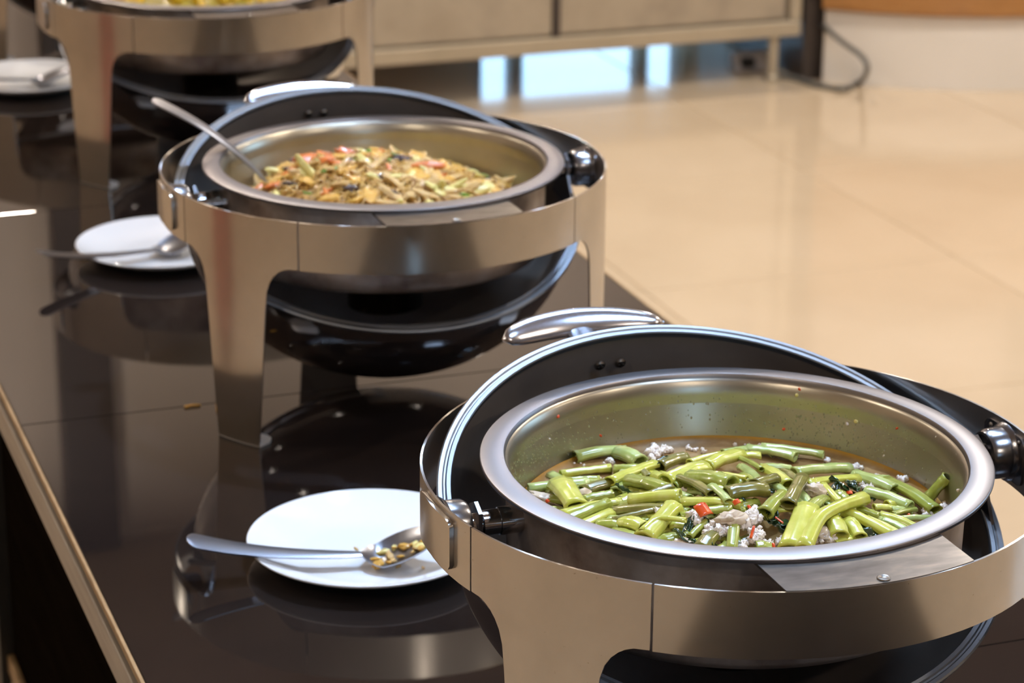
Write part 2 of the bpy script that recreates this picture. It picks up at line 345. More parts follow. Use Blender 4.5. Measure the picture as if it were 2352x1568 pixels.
# ------------------------------------------------------------------ chafing dish (roll-top, lid rolled underneath)
ZR = .2436; RR = .235; BAND = .049
def sheet(rows, name, m, parent, th=.0018, r=RR):
    """rows: list of (z, a0, a1) degrees on the cylinder r; one curved sheet of metal with thickness"""
    n = 22; vs = []; fs = []
    for q, rad in ((0, r), (1, r-th)):
        for (z, a0, a1) in rows:
            for i in range(n+1):
                a = R(a0+(a1-a0)*i/n); vs.append((rad*math.cos(a), rad*math.sin(a), z))
    k = len(rows); S = k*(n+1)
    for j in range(k-1):
        for i in range(n):
            a = j*(n+1)+i; fs.append((a, a+1, a+n+2, a+n+1)); fs.append((S+a, S+a+n+1, S+a+n+2, S+a+1))
        a = j*(n+1); fs.append((a, a+n+1, S+a+n+1, S+a)); a += n; fs.append((a, S+a, S+a+n+1, a+n+1))
    for i in range(n):
        fs.append((i, S+i, S+i+1, i+1)); a = (k-1)*(n+1)+i; fs.append((a, a+1, S+a+1, S+a))
    return MB().add(vs, fs).build(name, m, parent, sharp=40)
SEAM = .22; HALF = 19.0
def leg(az, parent):
    zb = ZR-BAND
    rows = [(ZR, HALF), (ZR-.012, HALF), (zb+.006, HALF), (zb+.0005, HALF-.05)]
    rows += [(zb, 16.2), (zb-.002, 14.8), (zb-.005, 13.6), (zb-.010, 12.3), (zb-.017, 11.2), (zb-.027, 10.4), (zb-.045, 9.9), (zb-.08, 9.2), (.07, 8.4), (.03, 7.6), (.0022, 7.0)]
    o = sheet([(z, az-w+SEAM, az+w-SEAM) for z, w in rows], 'leg', M['steel'], parent)
    b = MB(); n = 8; vs = []
    for z in (.0005, .0036):
        for rad, w in ((RR-.0005, 7.0), (RR-.016, 7.4), (RR-.023, 6.4), (RR-.026, 4.5)):
            for i in range(n+1):
                a = R(az-w+2*w*i/n); vs.append((rad*math.cos(a), rad*math.sin(a), z))
    m = n+1; fs = []
    for j in range(3):
        for i in range(n):
            a = j*m+i; fs.append((a, a+1, a+m+1, a+m)); a += 4*m; fs.append((a, a+m, a+m+1, a+1))
        a = j*m; fs.append((a, a+m, a+5*m, a+4*m)); a += n; fs.append((a, a+4*m, a+5*m, a+m))
    for i in range(n):
        fs.append((i, i+4*m, i+1+4*m, i+1)); a = 3*m+i; fs.append((a, a+1, a+1+4*m, a+4*m))
    b.add(vs, fs).build('foot_tab', M['dull'], o, sharp=40)
    return o
TILT = R(21.3); LIDC = Vector((0, .0195, ZR-.0473))
LM = Matrix.Translation(LIDC) @ Matrix.Rotation(TILT, 4, 'X')
def chafing_dish():
    root = empty('chafing_dish')
    for az in (-147, -33, 90): leg(az, root)
    for a0, a1 in ((-128, -52), (-14, 71), (109, 194)):
        sheet([(ZR, a0+SEAM, a1-SEAM), (ZR-.016, a0+SEAM, a1-SEAM), (ZR-.032, a0+SEAM, a1-SEAM), (ZR-BAND, a0+SEAM, a1-SEAM)], 'ring_band', M['steel'], root)
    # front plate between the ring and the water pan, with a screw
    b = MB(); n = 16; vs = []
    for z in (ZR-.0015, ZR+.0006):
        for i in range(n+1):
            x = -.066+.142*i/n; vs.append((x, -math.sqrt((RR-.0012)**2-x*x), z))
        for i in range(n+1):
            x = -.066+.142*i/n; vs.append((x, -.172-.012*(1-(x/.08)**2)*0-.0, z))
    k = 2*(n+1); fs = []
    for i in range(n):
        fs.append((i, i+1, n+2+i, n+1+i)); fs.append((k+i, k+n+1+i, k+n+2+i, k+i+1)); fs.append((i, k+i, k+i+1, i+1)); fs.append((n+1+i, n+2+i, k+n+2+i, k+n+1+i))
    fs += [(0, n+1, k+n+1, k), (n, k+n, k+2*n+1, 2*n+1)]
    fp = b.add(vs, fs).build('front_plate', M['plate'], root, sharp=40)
    MB().lathe([(.0048, .0007), (.0046, .0016), (.0036, .0019), (.0030, .0012), (0, .0010)], 20, M=Matrix.Translation((.004, -.2275, ZR))).build('screw', M['screw'], fp)
    # water pan
    MB().lathe([(.1715, ZR-.0025), (.1745, ZR-.0025), (.1745, ZR-.006), (.1712, ZR-.012), (.1702, .170), (.1690, .158), (.1650, .1525), (.158, .1515), (0, .1515), (0, .1535), (.157, .1535), (.164, .156), (.1675, .162), (.1685, .172), (.1695, ZR-.004), (.1715, ZR-.0025)], 128).build('water_pan', M['stained'], root, sharp=50)
    # burner under the pan
    bu = MB().lathe([(0, .1515), (.052, .1515), (.052, .146), (.040, .145), (.0385, .14), (.0385, .112), (.040, .110), (.040, .088), (.0, .088)], 40).build('burner', M['soot'], root, sharp=35)
    MB().lathe([(.052, .1485), (.068, .1485), (.068, .1463), (.052, .1463)], 40).build('mounting_flange', M['inner'], bu, sharp=35)
    # pivots
    for s in (-1, 1):
        c = empty('pivot', (0, 0, 0)) if False else None
        A = Matrix.Translation((s*RR, 0, ZR-.024)) @ Matrix.Rotation(s*R(-90), 4, 'Y')   # local +z points to the dish centre
        bo = MB().lathe([(.0, .004), (.0235, .004), (.0228, .0055), (.0205, .008), (.0198, .020), (.0180, .0232), (.0160, .0238), (.0155, .021), (.0105, .021), (.0095, .0215), (0, .0215)], 40, M=A).build('pivot_boss', M['darkchrome'], root, sharp=35)
        a0 = 0 if s > 0 else 180
        pl = []
        hw, hh = 7.3, .0195
        for z, w in ((ZR-.024+hh, hw-1.6), (ZR-.024+hh-.0015, hw-.6), (ZR-.024+hh-.005, hw), (ZR-.024, hw), (ZR-.024-hh+.005, hw), (ZR-.024-hh+.0015, hw-.6), (ZR-.024-hh, hw-1.6)): pl.append((z, a0-w, a0+w))
        sheet(pl, 'mounting_plate', M['darkchrome'], bo, .0024, RR-.0018)
        pc = sheet([(z, a0+(aa-a0)*1.12, a0+(bb-a0)*1.12) for z, aa, bb in pl], 'pivot_cover', M['steel'], root, .0034, RR+.0034)
        for q in (-5.2, 5.2):
            a = R(a0+q); P = Vector(((RR-.0042)*math.cos(a), (RR-.0042)*math.sin(a), ZR-.009))
            MB().lathe([(.0022, 0), (.002, .0008), (0, .0012)], 10, M=Matrix.Translation(P) @ Matrix.Rotation(a, 4, 'Z') @ Matrix.Rotation(R(-90), 4, 'Y')).build('screw', M['screw'], bo)
        sh = MB().lathe([(0, .020), (.0085, .020), (.0085, .030), (.0065, .0305), (.0065, .034), (.0095, .0345), (.0095, .047), (.0105, .0475), (.0105, .0655), (0, .0655)], 28, M=A).build('pivot_shaft', M['chrome'], root, sharp=35)
        # lid arm from the shaft down to the lid
        xs = s*.2045
        b = MB(); t = .0015
        prof = [(-.011, -.012), (-.011, -.028), (-.022, -.045), (-.034, -.070), (.034, -.055), (.022, -.040), (.011, -.028), (.011, -.012), (.0, -.0065)]
        vs = [(xs-t, y_, ZR+z_) for y_, z_ in prof]+[(xs+t, y_, ZR+z_) for y_, z_ in prof]; n = len(prof)
        b.add(vs, [tuple(range(n-1, -1, -1)), tuple(range(n, 2*n))]+[(i, (i+1) % n, n+(i+1) % n, n+i) for i in range(n)])
        b.build('lid_arm', M['darkchrome'], root, smooth=False)
    # lid, rolled under: dome below, tilted rim
    D = .170; A0 = .2115; th = .0016; prof = []
    for i in range(29):
        w = D*math.sin(i/28*math.pi/2); prof.append((A0*math.sqrt(max(0, 1-(w/D)**2)), -w))
    out = prof
    inn = [(r*(A0-th*2)/A0, z*(D-th)/D-.0006) for r, z in prof]
    lid = MB().lathe(out, 144, M=LM).build('lid', M['mirror'], root)
    MB().lathe(inn, 144, M=LM).build('lid_lining', M['inner'], lid)
    MB().lathe([(.2070, -.004), (.2068, 0), (.2075, .0010), (.2105, .0012), (.2115, -.0006), (.2128, -.0006), (.2140, .0004), (.2168, .0004), (.2180, -.0008), (.2176, -.0030), (.2120, -.0042)], 144, M=LM).build('lid_rim', M['lidrim'], lid, sharp=30)
    # handle behind the lid
    pts = []; n = 20; vs = []; fs = []; K = 12
    for i in range(n+1):
        u = -1+2*i/n; x = .074*u; yy = .322-.014*u*u; zz = ZR+.004-.004*u*u
        e = max(0, 1-abs(u)**7)**.5
        wd = (.0098+.0030*(1-u*u)-.0020*max(0, u))*max(e, .12); tk = .0046*max(e, .2)
        tang = Vector((.074, -.032*u, 0)).normalized(); nn = Vector((0, -.78, .62)); bb = tang.cross(nn).normalized(); nn = bb.cross(tang)
        for k in range(K):
            a = 2*math.pi*k/K; ca, sa = math.cos(a), math.sin(a)
            vs.append(Vector((x, yy, zz))+bb*(wd*math.copysign(abs(ca)**.8, ca))+nn*(tk*sa))
    for i in range(n):
        for k in range(K): fs.append((i*K+k, i*K+(k+1) % K, (i+1)*K+(k+1) % K, (i+1)*K+k))
    fs += [tuple(range(K)), tuple(n*K+k for k in range(K))]
    h = MB().add(vs, fs).build('handle', M['handle'], lid)
    MB().tube([(0, .236, ZR-.004), (0, .250, ZR-.007), (0, .285, ZR-.010), (0, .318, ZR-.004)], [.006, .006, .006, .006], 14, sx=2.4).build('handle_stem', M['handle'], lid)
    for x in (-.0225, -.0045):
        yb = .2015; P = LM @ Vector((x, yb, -.0245))
        dirn = (LM.to_3x3() @ Vector((0, -1, -.12))).normalized()
        Q = dirn.to_track_quat('Z', 'Y').to_matrix().to_4x4()
        b = MB().lathe([(.0048, 0), (.0047, .0012), (.0038, .0022), (0, .0028)], 20, M=Matrix.Translation(P) @ Q); nf = len(b.f)
        for hx, hy in ((.0026, .0006), (.0006, .0026)):
            k = len(b.v); b.box((-hx, -hy, .0020), (hx, hy, .0031)); b.v[k:] = [tuple((Matrix.Translation(P) @ Q) @ Vector(v_)) for v_ in b.v[k:]]
        sc = b.build('screw', M['screw'], lid, sharp=30); sc.data.materials.append(M['black'])
        for p_ in sc.data.polygons[nf:]: p_.material_index = 1
    return root
dish = chafing_dish()
DISH = [((.017, 0), 'round roll-top steel chafing dish holding the pan of green stems and minced pork'),
        ((.015, .882), 'round roll-top steel chafing dish holding the pan of fried noodles with a spoon'),
        ((.060, 1.875), 'round roll-top steel chafing dish holding the pan of yellow curried food'),
        ((.052, 2.69), 'round roll-top steel chafing dish behind the one with yellow food')]
for i, ((x, y), lab) in enumerate(DISH):
    o = dish if i == 0 else copy_tree(dish)
    o.location = (x, y, 0); tag(o, lab, 'chafing dish', 'roll-top chafing dishes in a row on the buffet table')

# ------------------------------------------------------------------ food pans
PANPROF = [(.1898, ZR+.0004), (.1904, ZR+.0008), (.1906, ZR+.0030), (.1902, ZR+.0037), (.1892, ZR+.0040), (.1738, ZR+.0050), (.1727, ZR+.0048), (.1719, ZR+.0036), (.1712, ZR+.000),
           (.1685, ZR-.010), (.1620, ZR-.058), (.1590, ZR-.064), (.152, ZR-.067), (0, ZR-.067)]
pan_back = [(0, ZR-.0682), (.1522, ZR-.0682), (.1600, ZR-.0648), (.1634, ZR-.058), (.1680, ZR-.012), (.1690, ZR-.001), (.1735, ZR+.0032), (.187, ZR+.0026), (.1898, ZR+.0004)]
def food_pan(c, label):
    p = empty('food_pan', (c[0], c[1], 0)); tag(p, label, 'pan', 'round steel food pans in the chafing dishes')
    MB().lathe([PANPROF[i] for i in range(0, 9)], 144).build('pan_rim', M['rimsteel'], p, sharp=28)
    MB().lathe(PANPROF[8:]+pan_back, 144).build('pan_bowl', M['pansteel'], p, sharp=60)
    return p
pans = [food_pan(DISH[0][0], 'round steel pan of green stems in brown broth'), food_pan(DISH[1][0], 'round steel pan heaped with fried noodles'),
        food_pan(DISH[2][0], 'round steel pan of yellow curried food'), food_pan(DISH[3][0], 'round steel pan in the dish behind the yellow food')]

# ------------------------------------------------------------------ dish one: broth, stems, pork, chili, leaves
C1 = Vector((.017, 0, 0)); ZL = ZR-.047
br = MB().lathe([(0, 0), (.05, 0), (.10, .0001), (.15, .0001), (.1605, .0004), (.1634, .0018)], 96).build('broth', M['broth']); br.location = (C1.x, C1.y, ZL)
tag(br, 'brown oily broth around the green stems', 'broth')
def mound(p):
    d = p-C1; x, y = d.x-.0, d.y+.02
    return .024*math.exp(-(x*x/.0085+y*y/.0075))
def onpile(px, py, lift=0.0):
    z = ZL
    for _ in range(6):
        q = at(px, py, z+lift); z = ZL+mound(q)
    return at(px, py, z+lift)
def stem_mesh(path, width, flat=.62, taper=1.0, seed=0):
    rn = random.Random(seed); n = 28; m = 9
    P = [Vector(p) for p in path]; tot = [0]
    # resample
    segs = [(P[i+1]-P[i]).length for i in range(len(P)-1)]; T = sum(segs); pts = []
    for i in range(m+1):
        d = T*i/m; k = 0
        while k < len(segs)-1 and d > segs[k]: d -= segs[k]; k += 1
        pts.append(P[k].lerp(P[k+1], min(1, d/max(segs[k], 1e-6))))
    if len(P) > 2:
        for _ in range(2): pts = [pts[0]]+[(pts[i-1]+pts[i]*2+pts[i+1])/4 for i in range(1, m)]+[pts[-1]]
    org = sum(pts, Vector())/(m+1); vs = []; fs = []
    side = Vector((rn.uniform(-1, 1), rn.uniform(-1, 1), 0))*T*.02; tw = rn.uniform(-.5, .5); ph = rn.uniform(0, 6)
    fr = rn.uniform(.10, .24)
    for layer in (0, 1):
        for i in range(m+1):
            t = (pts[min(i+1, m)]-pts[max(i-1, 0)]).normalized(); b = t.cross(Vector((0, 0, 1))).normalized(); c = b.cross(t)
            u = i/m; ww = width/2*(1+(taper-1)*u)*(1+.06*math.sin(5*u+ph)+(.10 if i in (0, m) else 0))
            fl = flat*(1-.12*math.sin(math.pi*u)); k_in = 1 if layer == 0 else .80
            mid = pts[i]-org+side*math.sin(math.pi*u)+Vector((0, 0, width*.18*math.sin(math.pi*u)*rn.uniform(.6, 1.0)))
            for k in range(n):
                a = 2*math.pi*k/n+tw*u; rib = 1+.035*math.cos(7*a+ph)+.02*math.cos(11*a-ph)
                vs.append(mid+b*(ww*k_in*rib*math.cos(a))+c*(ww*fl*(k_in if layer == 0 else .68)*rib*math.sin(a)))
    S = (m+1)*n
    for i in range(m):
        for k in range(n):
            l = (k+1) % n; fs.append((i*n+k, i*n+l, (i+1)*n+l, (i+1)*n+k)); fs.append((S+i*n+k, S+(i+1)*n+k, S+(i+1)*n+l, S+i*n+l))
    for k in range(n):
        l = (k+1) % n; fs.append((k, S+k, S+l, l)); fs.append((m*n+k, m*n+l, S+m*n+l, S+m*n+k))
    return MB().add(vs, fs).mesh('cut_vegetable'), org
SLAB = {'l': ('yellow-lime cut stem piece lying in the pan of green stems', 'yellow-lime stem pieces'), 'p': ('pale green cut stem piece lying in the broth', 'pale green stem pieces'),
        'g': ('mid-green cut stem piece in the pan of stems', 'mid-green stem pieces'), 'o': ('dark olive cut stem piece in the pan of stems', 'dark olive stem pieces')}
# (crop, points..., width px, colour, lift in mm, label)
S1 = [((670,390,1130,330),100,'p',1),((1060,350,1260,440),110,'p',1),((540,550,990,490),60,'l',0),((1020,510,1260,510),80,'g',0),((250,680,790,620),90,'p',1),
 ((740,700,1260,560),90,'o',1),((980,610,1390,450),80,'l',4),((540,640,690,850),150,'l',5),((1430,480,1660,400),90,'o',2),((2000,360,2200,330),60,'p',1),((2220,310,2450,350),60,'p',1),
 ((2160,380,2340,380),70,'l',4),((1700,440,1980,360),50,'l',4),((1850,480,2150,370),100,'l',5),((1270,520,1340,580),60,'o',2),((1400,560,1490,610),70,'l',3),((1480,600,1840,480),110,'l',6),
 ((1700,590,2080,640),130,'g',4),((1160,600,1500,690),100,'g',4),((1600,570,1900,720),60,'o',6),((1890,530,2220,580),30,'l',6),((2150,400,2350,500),35,'g',5),((2170,480,2330,620),60,'p',4),
 ((2030,730,2400,690),120,'o',5),((1330,730,1550,650),50,'o',6),((740,790,1010,730),70,'g',2),((1900,650,2050,790),50,'p',7),((1160,780,1620,740),90,'l',5),((1640,790,2170,820),70,'l',4),
 ((540,920,1080,790),90,'l',3),((590,970,970,810),80,'g',4),((450,860,570,870),40,'p',0),((1010,880,1500,850),70,'o',3),((1010,960,1400,860),40,'o',5),((720,1020,1000,890),80,'l',3),
 ((1620,930,2080,850),70,'g',3),((870,1010,1080,1010),100,'g',2),((1090,980,1290,1030),110,'l',3),((1010,1070,1250,1130),80,'g',2),((1530,1010,1670,1010),60,'l',2),((1410,1170,1590,1110),80,'g',2),
 ((1290,1130,1560,840),120,'l',5),((1270,1060,1400,940,1670,960),42,'l',9),((1800,1230,1960,1060),100,'o',3),((1950,1260,2050,1170),60,'g',3),((2080,1230,2110,960,2200,920),60,'g',6),((1700,1110,1860,960),40,'g',3),
 ((1080,800,1180,760),60,'l',1),((1240,920,1330,980),50,'g',1),((1480,700,1700,760),60,'p',1),((1200,830,1420,840),50,'l',0),((560,760,700,700),50,'p',0),((860,930,960,900),50,'g',0),
 ((1560,660,1720,600),60,'g',2),((1860,700,2060,690),70,'l',2),((1350,800,1560,830),50,'p',1)]
S2 = [((80,320,500,390),80,'p',1),((190,300,750,370),60,'p',2),((180,480,460,490),60,'p',1),((480,530,990,490),80,'p',1),((580,630,1050,580),70,'l',4),((1030,550,1390,690),90,'p',2),((1190,580,1340,575),40,'p',0),
 ((1310,600,1760,870),90,'g',2),((1130,700,1530,840),90,'p',2),((210,500,440,640),80,'l',3),((300,640,440,740),60,'p',2),((130,640,320,580),80,'o',6),((430,820,560,570),90,'o',9),
 ((510,780,600,850),50,'p',1),((530,700,620,820),60,'p',2),((220,900,390,730),90,'g',7),((300,870,510,870),50,'l',4),((750,640,900,800),45,'l',5),((620,860,760,760),80,'g',5),
 ((940,880,1390,1110),80,'l',4),((1040,860,1250,920),60,'g',3),((1370,910,1580,860),35,'g',1),((1440,950,1740,940),45,'p',1),((1260,910,1600,1030),60,'l',2),((1290,960,1520,1070),60,'p',1),((1140,940,1440,1090),45,'l',3),
 ((830,950,900,1100),100,'l',5),((970,980,1080,1120),90,'l',3),((720,1050,840,1080),60,'g',2),((850,1160,1010,1120),40,'l',2),((690,1240,1150,1130),50,'o',3),((140,1210,280,1210),100,'g',3),
 ((460,1240,600,860),150,'l',7),((570,1230,740,930,1110,760),90,'l',10),((880,720,960,780),70,'g',2),((1080,980,1250,1080),50,'g',1),((600,700,720,620),60,'p',1),((20,560,190,640),60,'g',3),((380,520,520,600),50,'o',1)]
def near(p, marks):
    return min(marks, key=lambda m: (Vector(m[0][:2])-Vector((p.x, p.y))).length)[1]
MARK1 = [(onpile(1618, 1168), 'beside the large red chili slice'), (onpile(1500, 1040), 'beside the pale meat clump at the back wall'), (onpile(1260, 1147), 'beside the white flat meat piece'),
         (onpile(2150, 1120), 'beside the stem leaning on the wall'), (onpile(1930, 1120), 'beside the dark leaves under the bent stem'), (onpile(1730, 1230), 'beside the front heap of minced pork'),
         (onpile(1850, 1100), 'beside the round red chili piece'), (onpile(1830, 1230), 'beside the broad flattened stem'), (onpile(1460, 1215), 'beside the thin curled stem loop'), (onpile(1980, 1250), 'beside the leaves against the front wall'), (onpile(1900, 1045), 'beside the oily back edge of the broth')]
rf = random.Random(21)
for _ in range(84):      # shorter pieces lying lower between the others
    cx, cy = rf.uniform(500, 2300), rf.uniform(560, 1200); ln_, an = rf.uniform(70, 170), rf.uniform(-.9, .9)
    S1.insert(0, ((cx-ln_*math.cos(an), cy-ln_*math.sin(an)*.6, cx+ln_*math.cos(an), cy+ln_*math.sin(an)*.6), rf.uniform(45, 95), rf.choice('llppggo'), rf.uniform(-1.5, .5)))
for _ in range(30):
    cx, cy = rf.uniform(750, 1500), rf.uniform(760, 1130); ln_, an = rf.uniform(70, 150), rf.uniform(-.2, .9)
    S2.insert(0, ((cx-ln_*math.cos(an), cy-ln_*math.sin(an)*.6, cx+ln_*math.cos(an), cy+ln_*math.sin(an)*.6), rf.uniform(40, 75), rf.choice('llppg'), rf.uniform(-1.5, .5)))
count = 0
for (ox, oy), lst in (((1150, 950), S1), ((1700, 950), S2)):
    for pts, wpx, col, lift in lst:
        path = []
        for i in range(0, len(pts), 2): path.append(onpile(ox+pts[i]/3.92, oy+pts[i+1]/3.92, lift*.0013+.0015))
        width = wpx/3.92/3080*1.48+.0010
        me, org = stem_mesh(path, width, rnd.uniform(.62, .85), rnd.uniform(.8, 1.05), count)
        o = link('cut_vegetable', me, STEM[col]); o.location = org
        big = {((570,1230,740,930,1110,760)): 'long bent yellow-lime stem folded across the other stems', (460,1240,600,860): 'broad flattened yellow-lime stem with open end beside the minced pork',
               (540,640,690,850): 'broad stubby lime stem piece with a chili fleck by the pan wall', (1290,1130,1560,840): 'broad lime stem crossed by a thin curled one',
               (1270,1060,1400,940,1670,960): 'thin curled lime stem looped over a broad one', (430,820,560,570): 'brownish olive stem standing steeply on the heap'}.get(tuple(pts))
        if big: tag(o, big, 'vegetable')
        else:
            ln = sum((path[i+1]-path[i]).length for i in range(len(path)-1))
            lab = '%s %s %s stem piece %s' % ('long' if ln > .034 else 'short', 'broad' if width > .0125 else 'slender' if width < .0088 else 'plump', {'l': 'yellow-lime', 'p': 'pale green', 'g': 'mid-green', 'o': 'dark olive'}[col], near(org, MARK1))
            tag(o, lab, 'vegetable', SLAB[col][1])
        count += 1
# the stem leaning on the pan wall
pa = at(1700+1700/3.92, 950+760/3.92, ZL+.004); pb = at(1700+1870/3.92, 950+570/3.92, ZL+.022)
me, org = stem_mesh([pa, pa.lerp(pb, .5), pb], .0125, .8, .9, 999); o = link('cut_vegetable', me, STEM['g']); o.location = org; tag(o, 'dark green stem leaning up against the pan wall', 'vegetable')

def blob_mesh(name, seed, sub=2, amp=.35, freq=2.2, sq=(1, 1, 1)):
    bm = bmesh.new(); bmesh.ops.create_icosphere(bm, subdivisions=sub, radius=1)
    for v in bm.verts:
        n = noise.noise(v.co*freq+Vector((seed*7.3, seed*3.1, 0)))+.5*noise.noise(v.co*freq*2.3+Vector((0, seed*5.7, 3)))
        v.co *= 1+amp*n; v.co = Vector((v.co.x*sq[0], v.co.y*sq[1], v.co.z*sq[2]))
    me = bpy.data.meshes.new(name); bm.to_mesh(me); bm.free(); return me
def variants(name, m, k, **kw):
    out = []
    for i in range(k):
        me = blob_mesh(name, i+len(name), **kw); me.materials.append(m)
        for p in me.polygons: p.use_smooth = True
        out.append(me)
    return out
def put(name, me, loc, s, label, cat, group, rot=None):
    o = bpy.data.objects.new(name, me); COL.objects.link(o); o.location = loc; o.scale = s if hasattr(s, '__len__') else (s, s, s)
    o.rotation_euler = rot or (rnd.uniform(0, 6), rnd.uniform(0, 6), rnd.uniform(0, 6)); tag(o, label, cat, group); return o
pork = variants('minced_pork_crumb', M['pork'], 8, amp=.75, freq=3.2, sub=3)
# clusters in photo pixels: (x, y, spread x, spread y, count, size mm, lift mm)
CL = [(1500,1040,16,16,12,3.2,2),(1530,1030,10,6,5,3,1),(1600,1185,12,14,9,3.4,8),(1628,1222,14,12,9,3.0,7),(1660,1215,18,16,10,3.4,8),(1720,1190,14,18,12,3.6,9),(1735,1235,16,16,12,3.2,8),
      (1705,1255,10,8,6,3.0,6),(1760,1250,14,10,8,3.0,5),(1800,1240,10,9,6,2.8,6),(1868,1120,12,10,8,3.2,6),(1885,1138,8,8,5,2.8,5),(1905,1240,14,8,8,2.8,4),(1965,1072,9,4,5,2.2,0),(1988,1118,8,6,6,2.6,2),
      (2072,1102,8,5,5,2.6,1),(2168,1165,8,8,6,2.8,3),(2128,1180,8,5,4,2.4,1),(1895,1058,10,4,4,2.0,0),(1600,1030,16,6,6,2.0,0),(1400,1060,12,5,5,2.2,0),(1932,1207,4,4,3,2.6,10),(1845,1257,6,4,4,2.6,6),(1512,1172,4,4,2,2.4,9),
      (1370,1105,30,8,4,1.4,0),(1330,1065,20,6,3,1.4,0),(1850,1040,40,5,5,1.4,0),(1720,1022,40,3,4,1.4,0),(2000,1095,20,6,4,1.5,0)]
for (x, y, sx, sy, n, sz, lf) in CL:
    for _ in range(int(n*1.4+.5)):
        p = onpile(x+rnd.gauss(0, sx*.6), y+rnd.gauss(0, sy*.6), lf*.001)
        s = sz*.001*rnd.uniform(.5, 1.1)
        put('minced_pork_crumb', rnd.choice(pork), p, (s*rnd.uniform(.8, 1.4), s, s*.85), ('small' if s < .0026 else 'large')+' pale crumb of minced pork '+near(p, MARK1), 'minced pork', 'minced pork crumbs')
chk = variants('meat_piece', M['chicken'], 4, amp=.8, freq=2.3, sub=3)
for (x, y, s, lf, lab) in [(1255, 1147, (.013, .007, .004), 2, 'white flat meat piece with a chili fleck at the broth edge'), (1336, 1135, (.007, .005, .004), 3, 'small white meat piece behind the stubby lime stem'),
                           (1675, 1195, (.012, .008, .006), 10, 'tan meat chunk beside the large red chili slice'), (1870, 1127, (.008, .006, .005), 8, 'cream meat chunk under the thin lime stem'),
                           (1888, 1228, (.010, .008, .005), 4, 'tan meat chunk behind the long bent stem'), (1570, 1248, (.009, .005, .003), 4, 'cream meat flake by the dark leaves at the front')]:
    put('meat_piece', rnd.choice(chk), onpile(x, y, lf*.001), s, lab, 'meat', None, (rnd.uniform(-.3, .3), rnd.uniform(-.3, .3), rnd.uniform(-.6, .6)))
# chili: curved skin pieces
def chili_mesh(w, l, curve):
    b = MB(); vs = []; fs = []; n, m = 6, 5
    for t in (0, .0009):
        for j in range(m+1):
            for i in range(n+1):
                a = (i/n-.5)*curve; r = w/max(curve, .01); vs.append((r*math.sin(a), (j/m-.5)*l*(1-.15*abs(i/n-.5)), (r+t)*math.cos(a)-r))
    k = n+1; S = k*(m+1)
    for j in range(m):
        for i in range(n): a = j*k+i; fs.append((a, a+k, a+k+1, a+1)); fs.append((S+a, S+a+1, S+a+k+1, S+a+k))
    for i in range(n): fs.append((i, i+1, S+i+1, S+i)); a = m*k+i; fs.append((a, S+a, S+a+1, a+1))
    for j in range(m): a = j*k; fs.append((a, S+a, S+a+k, a+k)); a += n; fs.append((a, a+k, S+a+k, S+a))
    return b.add(vs, fs).mesh('chili_slice')
for (x, y, w, l, rz, lf, lab, grp) in [(1618, 1168, .0135, .011, .3, 14, 'large bright red chili slice on top of the stems', None), (1692, 1152, .006, .004, .1, 12, 'short red chili bit beside the large chili slice', None),
      (1728, 1222, .0022, .011, -.7, 12, 'thin red chili strip stuck in the minced pork', 'thin red chili strips'), (1703, 1268, .0022, .008, -.5, 9, 'thin red chili strip stuck in the minced pork', 'thin red chili strips'),
      (1778, 1258, .0028, .008, -.2, 8, 'thin red chili strip stuck in the minced pork', 'thin red chili strips'), (1790, 1195, .0022, .008, .9, 9, 'thin red chili strip stuck in the minced pork', 'thin red chili strips'),
      (1852, 1100, .005, .005, .2, 6, 'round red chili piece behind the brownish stem', None), (1865, 1117, .009, .005, .1, 5, 'wide red chili slice under the yellow-lime stem', None), (1950, 1131, .006, .003, -.3, 5, 'small red chili piece on the dark leaves', None),
      (1722, 1165, .003, .004, .4, 11, 'tiny red chili fleck among the food', 'tiny red chili flecks'), (2066, 1165, .003, .002, 0, 2, 'tiny red chili fleck among the food', 'tiny red chili flecks'), (2088, 1183, .003, .0025, 0, 2, 'tiny red chili fleck among the food', 'tiny red chili flecks'),
      (1317, 1147, .003, .002, 0, 8, 'tiny red chili fleck among the food', 'tiny red chili flecks'), (1258, 1150, .0035, .003, .3, 7, 'tiny red chili fleck among the food', 'tiny red chili flecks'), (1808, 1228, .004, .003, .3, 9, 'tiny red chili fleck among the food', 'tiny red chili flecks')]:
    o = link('chili_slice', chili_mesh(w, l, 1.4), M['chili']); o.location = onpile(x, y, lf*.001); o.rotation_euler = (.55, rnd.uniform(-.3, .3), rz); tag(o, lab, 'chili', grp)
# dark wilted leaves: crumpled sheets
def leaf_mesh(seed, w, l):
    n, m = 8, 10; vs = []; fs = []
    for t in (0, .0006):
        for j in range(m+1):
            v = j/m; ww = w*math.sin(math.pi*min(1, .08+v*.92))**.7
            for i in range(n+1):
                u = i/n*2-1; x, y_ = u*ww/2, (v-.5)*l
                z = .35*w*noise.noise(Vector((x/w*2.2, y_/w*2.2, seed*9.1)))+.25*w*u*u+t
                vs.append((x, y_, z))
    k = n+1; S = k*(m+1)
    for j in range(m):
        for i in range(n): a = j*k+i; fs.append((a, a+k, a+k+1, a+1)); fs.append((S+a, S+a+1, S+a+k+1, S+a+k))
    for i in range(n): fs.append((i, i+1, S+i+1, S+i)); a = m*k+i; fs.append((a, S+a, S+a+1, a+1))
    for j in range(m): a = j*k; fs.append((a, S+a, S+a+k, a+k)); a += n; fs.append((a, a+k, S+a+k, S+a))
    return MB().add(vs, fs).mesh('wilted_leaf')
